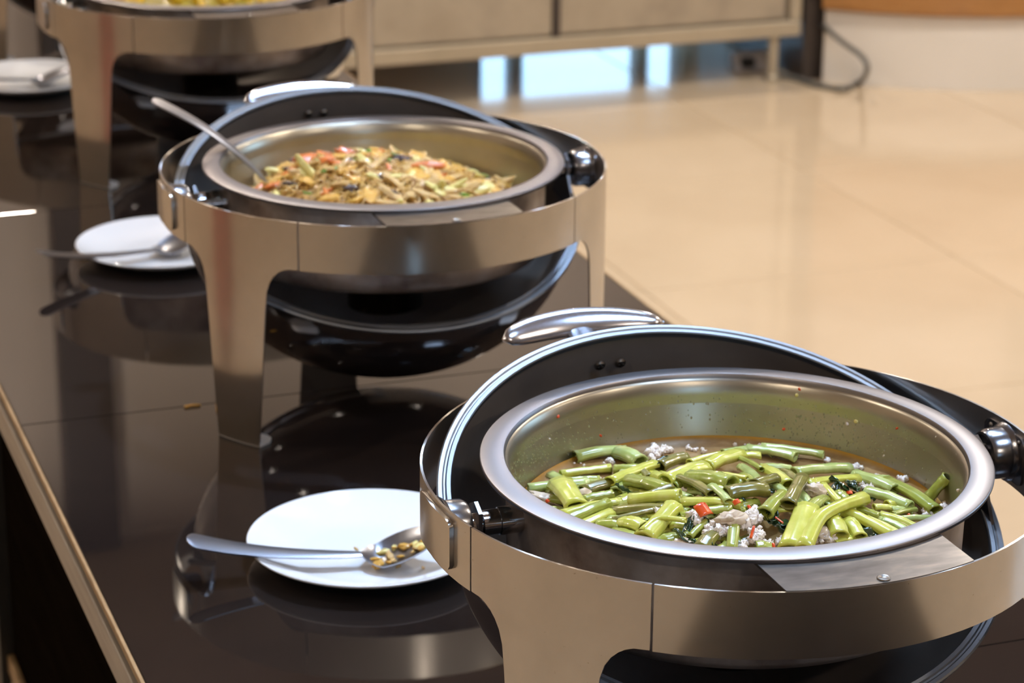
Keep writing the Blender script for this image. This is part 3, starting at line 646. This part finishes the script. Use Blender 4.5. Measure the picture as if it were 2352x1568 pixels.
for i, (x, y, w, l, rz, lf) in enumerate([(1515,1065,.008,.024,-1.1,6),(1580,1210,.006,.022,-.6,7),(1575,1245,.010,.026,.9,4),(1600,1258,.008,.02,.4,4),(1790,1205,.014,.022,.5,5),(1775,1190,.010,.02,-.6,6),(1800,1225,.010,.018,1.2,5),
      (1930,1122,.012,.024,1.2,5),(1955,1117,.010,.016,.2,6),(1915,1130,.008,.02,-.8,4),(1992,1140,.008,.014,.4,2),(2000,1235,.012,.02,1.0,3),(2010,1225,.010,.018,.3,2),(1440,1132,.006,.028,1.4,5),(1620,1200,.006,.02,.1,5),(1640,1262,.008,.018,.8,4),(1700,1160,.008,.02,.3,2),(1750,1130,.008,.02,1.3,2)]):
    o = link('wilted_leaf', leaf_mesh(i, w, l), M['leaf']); o.location = onpile(x, y, lf*.001); o.rotation_euler = (rnd.uniform(.1, .8), rnd.uniform(-.6, .6), rz); tag(o, 'crumpled dark green wilted leaf '+near(o.location, MARK1), 'leaf', 'dark wilted leaves')
# oil droplets and food specks on the pan wall
def wall_r(z): return .1685+(z-(ZR-.010))*(.1685-.1620)/.048
b = MB(); rw = random.Random(3)
for _ in range(620):
    z = rw.uniform(ZL+.003, ZR-.012); a = R(rw.choice([rw.gauss(135, 16), rw.gauss(35, 18), rw.uniform(0, 180)])); r = wall_r(z); s = rw.uniform(.0004, .0012)
    c = Vector((r*math.cos(a), r*math.sin(a), z)); inn = Vector((-math.cos(a), -math.sin(a), 0)); t = Vector((-math.sin(a), math.cos(a), 0)); up = Vector((0, 0, 1)); vs = [c+inn*s*.55]
    for k in range(6): q = 2*math.pi*k/6; vs.append(c+t*(s*.8*math.cos(q))+up*(s*1.3*math.sin(q)))
    b.add(vs, [(0, 1+k, 1+(k+1) % 6) for k in range(6)])
dr = b.build('oil_drops', noisy('clear_grease', [(.3, (.36, .34, .24)), (.7, (.44, .42, .32))], 30, .08, .6), pans[0]); dr['kind'] = 'stuff'
speck = variants('food_speck', M['pork'], 2, amp=.4); cspeck = variants('food_speck', M['chili'], 2, amp=.3); seed = variants('food_speck', M['cabbage'], 1, amp=.1)
for (px, py, s, v, lab, grp) in [(1836,893,.0016,cspeck,'red chili speck stuck on the pan wall','red specks on the pan wall'),(1831,907,.0018,seed,'pale yellow chili seed stuck on the pan wall','chili seeds on the pan wall'),(1946,973,.0014,speck,'white meat speck stuck on the pan wall','white specks on the pan wall'),(1966,967,.0018,seed,'pale yellow chili seed stuck on the pan wall','chili seeds on the pan wall'),
      (2061,983,.0014,cspeck,'red chili speck stuck on the pan wall','red specks on the pan wall'),(1281,955,.0018,cspeck,'red chili speck stuck on the pan wall','red specks on the pan wall'),(1379,1000,.0013,cspeck,'red chili speck stuck on the pan wall','red specks on the pan wall'),(1800,985,.0014,cspeck,'red chili speck stuck on the pan wall','red specks on the pan wall'),(2151,1003,.0011,speck,'white meat speck stuck on the pan wall','white specks on the pan wall'),
      (2030,1046,.001,speck,'white meat speck stuck on the pan wall','white specks on the pan wall'),(2202,1126,.0015,speck,'white meat speck stuck on the pan wall','white specks on the pan wall'),(2198,1044,.001,speck,'white meat speck stuck on the pan wall','white specks on the pan wall'),(1262,1007,.001,speck,'white meat speck stuck on the pan wall','white specks on the pan wall')]:
    z = ZR-.02
    for _ in range(30):     # slide along the ray until it lies on the inner wall
        p = at(px, py, z); e = math.hypot(p.x-C1.x, p.y-C1.y)-wall_r(z); z += e*.42
    p = at(px, py, z); put('food_speck', rnd.choice(v), p, (s, s*.7, s*1.2), lab, 'food speck', grp)

# ------------------------------------------------------------------ dish two: fried noodles
C2 = Vector((.015, .882, 0)); ZB = ZR-.050
def hill(x, y):
    h = .050*math.exp(-(((x+.040)/.078)**2+((y-.050)/.085)**2))+.034*math.exp(-(((x-.045)/.075)**2+((y-.035)/.09)**2))+.026*math.exp(-((x/.13)**2+((y+.06)/.06)**2))
    r = math.hypot(x, y); return min(h, .048)*.78*max(0, min(1, (.166-r)/.035))+.004*noise.noise(Vector((x*45, y*45, 2)))*(1 if r < .15 else 0)
vs = []; fs = []; n, m = 72, 22
for j in range(m+1):
    r = .1615*j/m
    for i in range(n): a = 2*math.pi*i/n; x, y = r*math.cos(a), r*math.sin(a); vs.append((x, y, hill(x, y)-.003))
for j in range(m):
    for i in range(n): k = (i+1) % n; fs.append((j*n+i, j*n+k, (j+1)*n+k, (j+1)*n+i))
nb = MB().add(vs, fs); rw = random.Random(11)
for _ in range(1500):
    r = .158*math.sqrt(rw.random()); a = rw.uniform(0, 6.283); x, y = r*math.cos(a), r*math.sin(a); d = rw.uniform(0, 6.283); cv = rw.uniform(-1.2, 1.2); path = []; st = rw.uniform(.004, .008); lf = rw.uniform(0, .004)
    for k in range(6):
        if math.hypot(x, y) > .159: break
        path.append((x, y, hill(x, y)+lf+.0022*math.sin(k*1.4+a))); x += st*math.cos(d); y += st*math.sin(d); d += cv*.5
    if len(path) > 2: nb.tube(path, rw.uniform(.0007, .0012), 4)
o = nb.build('fried_noodles', M['noodle']); o.location = (C2.x, C2.y, ZB); tag(o, 'tangled brown glass noodles heaped in the second dish', 'noodles', kind='stuff')
def scatter2(n, fn):
    for i in range(n):
        for _ in range(40):
            x, y = rw.uniform(-.15, .15), rw.uniform(-.13, .13)
            if math.hypot(x, y) < .148: break
        fn(i, x, y)
def strip_variants(name, m, k, **kw): return variants(name, m, k, sub=3, **kw)
strips = strip_variants('meat_strip', M['tanmeat'], 5, amp=.4, freq=1.5); eggs = strip_variants('egg_piece', M['egg'], 4, amp=.55, freq=1.8)
cabs = strip_variants('cabbage_piece', M['cabbage'], 4, amp=.35, freq=1.3); car = strip_variants('carrot_slice', M['carrot'], 2, amp=.2, freq=1.2); tom = strip_variants('tomato_piece', M['tomato'], 4, amp=.7, freq=1.9)
mush = strip_variants('mushroom_piece', M['mushroom'], 3, amp=.5, freq=1.6); grn = strip_variants('green_piece', M['greens'], 3, amp=.5, freq=1.8)
MARK2 = [((-.10, .06), 'beside the serving spoon'), ((-.06, .08), 'below the tomato pieces'), ((.04, .02), 'beside the bright yellow vegetable stick'), ((.08, .06), 'beside the broad carrot slice'),
         ((-.02, -.10), 'against the front wall of the noodle pan'), ((.13, 0), 'at the thin end of the noodle heap'), ((0, .13), 'behind the noodle heap'), ((-.05, 0), 'in the middle of the noodle heap')]
def place2(name, var, x, y, lf, s, lab, cat, grp, tilt=.5, rz=None):
    if lab.endswith('among the noodles'): lab = ('long ' if max(s[0], s[1]) > .012 else 'short ')+lab.replace('among the noodles', near(Vector((x, y, 0)), MARK2)+', noodle dish')
    put(name, rw.choice(var), (C2.x+x, C2.y+y, ZB+hill(x, y)+lf), s, lab, cat, grp, (rw.uniform(-tilt, tilt), rw.uniform(-tilt, tilt), rw.uniform(0, 6.28) if rz is None else rz))
scatter2(85, lambda i, x, y: place2('meat_strip', strips, x, y, .003, (rw.uniform(.010, .021), rw.uniform(.0035, .006), .0034), 'tan fried meat strip among the noodles', 'meat strip', 'tan meat strips in the noodles'))
scatter2(48, lambda i, x, y: place2('egg_piece', eggs, x, y, .003, (rw.uniform(.008, .016), rw.uniform(.006, .010), .0038), 'golden fried egg piece among the noodles', 'egg', 'golden egg pieces in the noodles'))
scatter2(40, lambda i, x, y: place2('cabbage_piece', cabs, x, y, .004, (rw.uniform(.009, .017), rw.uniform(.004, .007), .0036), 'pale yellow cabbage piece among the noodles', 'cabbage', 'pale cabbage pieces in the noodles', .7))
scatter2(24, lambda i, x, y: place2('mushroom_piece', mush, x, y, .003, (rw.uniform(.006, .011), rw.uniform(.004, .006), .003), 'dark mushroom piece among the noodles', 'mushroom', 'dark mushroom pieces in the noodles'))
scatter2(24, lambda i, x, y: place2('green_piece', grn, x, y, .0035, (rw.uniform(.004, .009), rw.uniform(.002, .005), .0025), 'green vegetable piece among the noodles', 'vegetable', 'green vegetable pieces in the noodles'))
scatter2(16, lambda i, x, y: place2('carrot_slice', car, x, y, .0035, (rw.uniform(.007, .012), rw.uniform(.002, .004), .0022), 'orange carrot sliver among the noodles', 'carrot', 'orange carrot slivers in the noodles'))
TOM = [((-.085, .062), 'orange-red tomato wedge next to the finger-shaped stick'), ((-.062, .072), 'long orange-red tomato strip on the noodle heap'), ((-.040, .080), 'deep red tomato skin on the noodle heap'), ((-.016, .078), 'orange tomato wedge beside the deep red skin'),
       ((.008, .070), 'orange-red tomato wedge towards the carrot slice'), ((-.050, .056), 'small orange-red tomato flake under the tomato strip'), ((-.108, .046), 'orange tomato flake close to the serving spoon')]
for i, ((x, y), lab) in enumerate(TOM):
    place2('tomato_piece', tom, x, y, .003, (.017-.001*i, .0085, .0045), lab, 'tomato', 'tomato pieces on the noodle heap', .35, rw.uniform(-.5, .5))
for (px, py, zz, s, rz, ty, rx, var, nm, lab, cat) in [(700, 383, .004, (.015, .0042, .0042), 0, 1.0, .4, cabs, 'cabbage_piece', 'pale finger-shaped vegetable stick standing up from the noodle heap', 'vegetable stick'),
      (937, 413, -.012, (.016, .0036, .0036), .7, -.45, 0, cabs, 'vegetable_stick', 'bright yellow vegetable stick lying across the noodles', 'vegetable stick'), (985, 380, -.006, (.018, .006, .004), -.25, 0, .3, car, 'carrot_slice', 'broad dark orange carrot slice on the noodle heap', 'carrot')]:
    p = at(px, py, ZR+zz); put(nm, var[0], p, s, lab, cat, None, (rx, ty, rz))

# ------------------------------------------------------------------ dish three and four: yellow food
for ci, (C, mm, lab) in enumerate([(DISH[2][0], M['curry2'], 'yellow-green curry filling the third pan'), (DISH[3][0], M['curry2'], 'curry filling the pan behind the yellow food')]):
    vs = []; fs = []; n, m = 64, 18
    for j in range(m+1):
        r = .163*j/m
        for i in range(n):
            a = 2*math.pi*i/n; x, y = r*math.cos(a), r*math.sin(a); vs.append((x, y, .030*math.exp(-(r/.13)**2)+.006*noise.noise(Vector((x*70, y*70, 5)))*(1 if j < m-1 else 0)))
    for j in range(m):
        for i in range(n): k = (i+1) % n; fs.append((j*n+i, j*n+k, (j+1)*n+k, (j+1)*n+i))
    o = MB().add(vs, fs).build('curry', mm); o.location = (C[0], C[1], ZR-.042); tag(o, lab, 'curry', kind='stuff')
lump = variants('curry_lump', M['curry'], 5, sub=3, amp=.5, freq=2.0); C3 = DISH[2][0]
for i in range(150):
    r = .15*math.sqrt(rw.random()); a = rw.uniform(0, 6.283); x, y = r*math.cos(a), r*math.sin(a); s = rw.uniform(.006, .011)
    put('curry_lump', rw.choice(lump), (C3[0]+x, C3[1]+y, ZR-.042+.030*math.exp(-(r/.13)**2)+.004), (s, s*.8, s*.7), 'bright yellow lump in the pan of curried food', 'curry lump', 'yellow curry lumps')

# ------------------------------------------------------------------ plates and spoons
plm = MB().lathe([(0, .0040), (.055, .0040), (.072, .0052), (.090, .0105), (.104, .0165), (.1085, .0188), (.1100, .0196), (.1108, .0190), (.1100, .0176), (.1060, .0150), (.092, .0085), (.076, .0025), (.064, .0012), (.062, .0002), (.058, .0002), (.056, .0016), (0, .0016)], 128).mesh('saucer')
PL = [((-.137, .443), 'white plate between the green-stem dish and the noodle dish, spoon crusted with food', 'plate'), ((-.113, 1.404), 'white plate beyond the noodle dish with a clean spoon on it', 'plate'), ((-.122, 2.354), 'white plate behind the dish of yellow food', 'plate')]
for (x, y), lab, cat in PL:
    o = link('plate', plm, M['porcelain']); o.location = (x, y, 0); tag(o, lab, cat, 'white plates on the table')
def ribbon(st, name, m, parent, nv=10, th=.0014):
    """st: list of (x, z, halfwidth, bowl depth) along local x"""
    vs = []; fs = []; k = nv+1; S = k*len(st)
    for q in (0, 1):
        for i, (x, z, w, d) in enumerate(st):
            for j in range(k):
                v = j/nv*2-1; crown = .0008*(1-v*v) if d == 0 else -d*(1-abs(v)**2.2)
                vs.append((x, v*w, z+crown-(th if q else 0)))
    for i in range(len(st)-1):
        for j in range(nv):
            a = i*k+j; fs.append((a, a+1, a+k+1, a+k)); fs.append((S+a, S+a+k, S+a+k+1, S+a+1))
        a = i*k; fs.append((a, a+k, S+a+k, S+a)); a += nv; fs.append((a, S+a, S+a+k, a+k))
    for j in range(nv): fs.append((j, S+j, S+j+1, j+1)); a = (len(st)-1)*k+j; fs.append((a, a+1, S+a+1, S+a))
    return MB().add(vs, fs).build(name, m, parent, sharp=50)
def spoon(handle_z, bowl_tilt, L0=.155, LB=.080):
    """neck at the local origin; handle runs to -x, bowl to +x"""
    t = empty('serving_spoon'); hs = []
    for i in range(19):
        u = (i/18)**1.6; x = -L0*(1-u); w = .0095*(1-u)**.8+.0042; w *= math.sqrt(max(.04, 1-max(0, (.06-u)/.06)**2)); hs.append((x, handle_z(1-u), w, 0))
    ribbon(hs, 'handle', M['spoon'], t, 8, .0017)
    bs = []
    for i in range(19):
        u = i/18; w = .0033+(.0265-.0033)*math.sin(math.pi*min(1, u*.96+.0)**.80)**.8 if u < .97 else .006
        w = max(w, .0028); x = LB*u
        z = -.010*math.sin(math.pi*min(1, u*1.6))*(1 if u < .3125 else 1)*0 - .009*min(1, u*5) + math.tan(bowl_tilt)*x
        d = .009*math.sin(math.pi*max(0, min(1, u)))**.7
        bs.append((x, handle_z(0)+z*1.0, w, d+1e-5))
    ribbon(bs, 'bowl', M['spoon'], t, 14, .0013)
    return t
M['spoon'] = noisy('spoon_steel', [(.3, (.29, .30, .335)), (.7, (.35, .36, .40))], 8, .30, 1.0)
def hz(v): return .014*v+.010*v**3-.002*math.sin(math.pi*v)
sp1 = spoon(hz, R(22)); sp1.location = (-.153, .413, .0165); sp1.rotation_euler = (R(5), 0, R(-12)); tag(sp1, 'steel serving spoon crusted with food scraps on the plate', 'spoon')
sp2 = spoon(hz, R(22)); sp2.location = (-.133, 1.380, .0165); sp2.rotation_euler = (0, 0, R(15)); tag(sp2, 'clean steel serving spoon on the plate beyond the noodle dish', 'spoon')
sp3 = spoon(hz, R(22)); sp3.location = (-.125, 2.335, .0165); sp3.rotation_euler = (0, 0, R(-8)); tag(sp3, 'steel serving spoon on the plate behind the yellow food', 'spoon')
sp4 = spoon(lambda v: .010*math.sin(math.pi*v)*.9-.02*(1-v)**6*0, R(-25), .150, .06)
pf = at(615, 418, ZR-.030); pc = at(503, 337, ZR+.008); d = (pc-pf).normalized()
X = -d; Y_ = Vector((0, 0, 1)).cross(X).normalized(); Z_ = X.cross(Y_)
MW = Matrix(((X.x, Y_.x, Z_.x, 0), (X.y, Y_.y, Z_.y, 0), (X.z, Y_.z, Z_.z, 0), (0, 0, 0, 1)))
sp4.location = pf; sp4.rotation_euler = MW.to_euler(); tag(sp4, 'steel serving spoon stuck in the fried noodles, handle over the pan rim', 'spoon')
# food scraps on spoon one and its plate, scraps on the table
sv = {'a': strip_variants('food_scrap', M['egg'], 2, amp=.5), 'b': strip_variants('food_scrap', M['cabbage'], 2, amp=.4), 'c': strip_variants('food_scrap', M['tanmeat'], 2, amp=.5)}
for i in range(26):
    u = rw.uniform(.012, .060); v = rw.uniform(-.013, .013); k = rw.choice('aabc'); sz = rw.uniform(.0016, .0042)
    lp = Matrix.Rotation(R(-12), 3, 'Z') @ Vector((u, v, 0)); zz = .0165-.009+math.tan(R(22))*u-.009*(1-(abs(v)/.026)**2.2)*math.sin(math.pi*u/.080)**.7+.0015
    put('food_scrap', rw.choice(sv[k]), (sp1.location.x+lp.x, sp1.location.y+lp.y, zz), (sz*1.6, sz, sz*.6), {'a': 'golden food scrap sticking in the spoon bowl', 'b': 'yellow food scrap sticking in the spoon bowl', 'c': 'tan food scrap sticking in the spoon bowl'}[k], 'food scrap', {'a': 'golden scraps in the spoon', 'b': 'yellow scraps in the spoon', 'c': 'tan scraps in the spoon'}[k], (rw.uniform(-.4, .4), rw.uniform(-.4, .4), rw.uniform(0, 6)))
for (px, py) in ((818, 1260), (972, 1303), (915, 1300)):
    put('food_scrap', rw.choice(sv['c']), at(px, py, .0075), (.003, .0014, .0012), 'tan food scrap lying on the white plate', 'food scrap', 'tan scraps on the plate')
for (px0, py0, px1, py1) in ((424, 934, 460, 930), (498, 928, 500, 946)):
    a, b_ = at(px0, py0, .0012), at(px1, py1, .0012); o = MB().tube([a, a.lerp(b_, .5)+Vector((0, .001, .0006)), b_], .0012, 6).build('noodle_scrap', M['egg']); tag(o, 'short noodle scrap dropped on the dark table', 'noodle scrap', 'noodle scraps on the table')

# ------------------------------------------------------------------ background furniture
cab = empty('steel_cabinet', (1.5, 5.2, FLOOR)); tag(cab, 'dull stainless steel cabinet on legs against the back wall', 'cabinet')
def cp(b, name, m, par=None):
    o = b.build(name, m, par or cab, smooth=False)
    if not par: o.location = (-1.5, -5.2, -FLOOR)
    return o
CY = 4.85; CX0, CX1 = .70, 2.485; CB = -.615
cp(MB().box((CX0, CY+.03, CB+.03), (CX1, 5.55, .16), .004), 'body', M['cabsteel'])
cp(MB().box((CX0, CY, CB), (CX1, CY+.03, CB+.045), .004), 'bottom_rail', M['cabrail'])
cp(MB().box((CX1-.035, CY, CB+.046), (CX1, CY+.03, .15), .004), 'corner_post', M['cabrail'])
cp(MB().box((CX0, CY, CB+.046), (CX0+.035, CY+.03, .15), .004), 'corner_post', M['cabrail'])
cp(MB().box((CX0-.02, CY-.03, .161), (CX1+.01, 5.57, .20), .006), 'worktop', M['darkwood'])
for (a, b_) in ((CX0+.04, 1.722), (1.745, CX1-.05)):
    d_ = cp(MB().box((a, CY+.012, CB+.052), (b_, CY+.029, .14), .003), 'door', M['cabsteel'])
    cp(MB().box((b_-.09, CY+.002, -.1), (b_-.07, CY+.0118, .06), .003), 'handle', M['chrome'], d_)
cp(MB().box((1.7225, CY+.006, CB+.046), (1.7445, CY+.029, .15), .002), 'gap_shade', M['darkwood'])  # dark strip fills the gap between the doors in place of its shade
for x in (CX0+.06, 2.413):
    for yy in (CY+.03, 5.5): cp(MB().lathe([(0, -.75), (.020, -.75), (.020, -.735), (.016, -.73), (.016, CB), (0, CB)], 20, M=Matrix.Translation((x, yy, 0))), 'leg', M['cabrail'])
pil = MB().box((2.50, 4.86, FLOOR), (2.575, 5.6, .3), .004).build('trim_9', M['darkwood'], smooth=False); tag(pil, kind='structure')
# round counter: white plinth, wooden drum
CC = (3.25, 5.52)
def sector(prof, a0=R(224.6), a1=R(345)):
    b = MB().lathe(prof, 128, a0, a1); k = len(prof); n = len(b.v); b.f.append(tuple(range(k))); b.f.append(tuple(range(n-k, n))[::-1]); return b
rc = empty('round_counter', (CC[0], CC[1], FLOOR)); tag(rc, 'round counter with orange wood drum over a white plinth', 'counter')
sector([(0, 0), (.985, 0), (.985, .215), (0, .215)]).build('plinth', M['white'], rc, sharp=30)
sector([(0, .216), (1.005, .216), (1.012, .224), (1.012, .60), (1.03, .61), (1.03, .64), (0, .64)]).build('drum', M['wood'], rc, sharp=30)
# cable loop and socket strip
def ay(px, py, y):
    d = FW+RT*((px-W/2)/F_PX)-UP*((py-H/2)/F_PX); return CAM+d*((y-CAM.y)/d.y)
pts = [ay(1889, 58, 4.852), ay(1940, 100, 4.65), ay(1980, 130, 4.56), ay(1992, 160, 4.54), at(1975, 188, FLOOR+.012), at(1935, 203, FLOOR+.009), at(1880, 195, FLOOR+.009), at(1820, 178, FLOOR+.009), at(1768, 171, FLOOR+.009)]
sm = []
for i in range(len(pts)-1):
    p0, p1, p2, p3 = pts[max(i-1, 0)], pts[i], pts[i+1], pts[min(i+2, len(pts)-1)]
    for k in range(6):
        t = k/6; sm.append(.5*((2*p1)+(p2-p0)*t+(2*p0-5*p1+4*p2-p3)*t*t+(3*p1-p0-3*p2+p3)*t**3))
sm.append(pts[-1])
tag(MB().tube(sm, .008, 10).build('power_cable', M['plastic']), 'grey power cable looping over the floor by the dark post', 'cable')
sk = empty('socket_strip', at(1725, 160, FLOOR)); tag(sk, 'off-white socket strip with black plug under the cabinet', 'socket strip')
MB().box((-.06, -.02, 0), (.06, .03, .055), .006).build('case', M['socket'], sk, smooth=False)
MB().box((-.045, -.05, .018), (-.01, -.0205, .045), .004).build('plug', M['black'], sk, smooth=False)

ch = empty('added_chair', (-2.6, 1.5, FLOOR), R(-70)); tag(ch, 'red cloth-covered chair added out of view for its reflection in the noodle dish leg', 'chair')  # unseen chair, added to give the noodle dish's leg a red reflection
M['redcloth'] = noisy('red_cloth', [(.3, (.34, .03, .025)), (.7, (.42, .045, .035))], 30, .8)
MB().box((-.22, -.22, .06), (.22, .22, .47), .02).build('seat_cover', M['redcloth'], ch)
MB().box((-.21, .175, .471), (.21, .235, .92), .018).build('backrest', M['redcloth'], ch)
for sx in (-1, 1):
    MB().tube([(sx*.18, -.18, 0), (sx*.18, -.18, .06)], .013, 10).build('leg', M['black'], ch)
    MB().tube([(sx*.18, .18, 0), (sx*.18, .18, .06)], .013, 10).build('leg', M['black'], ch)
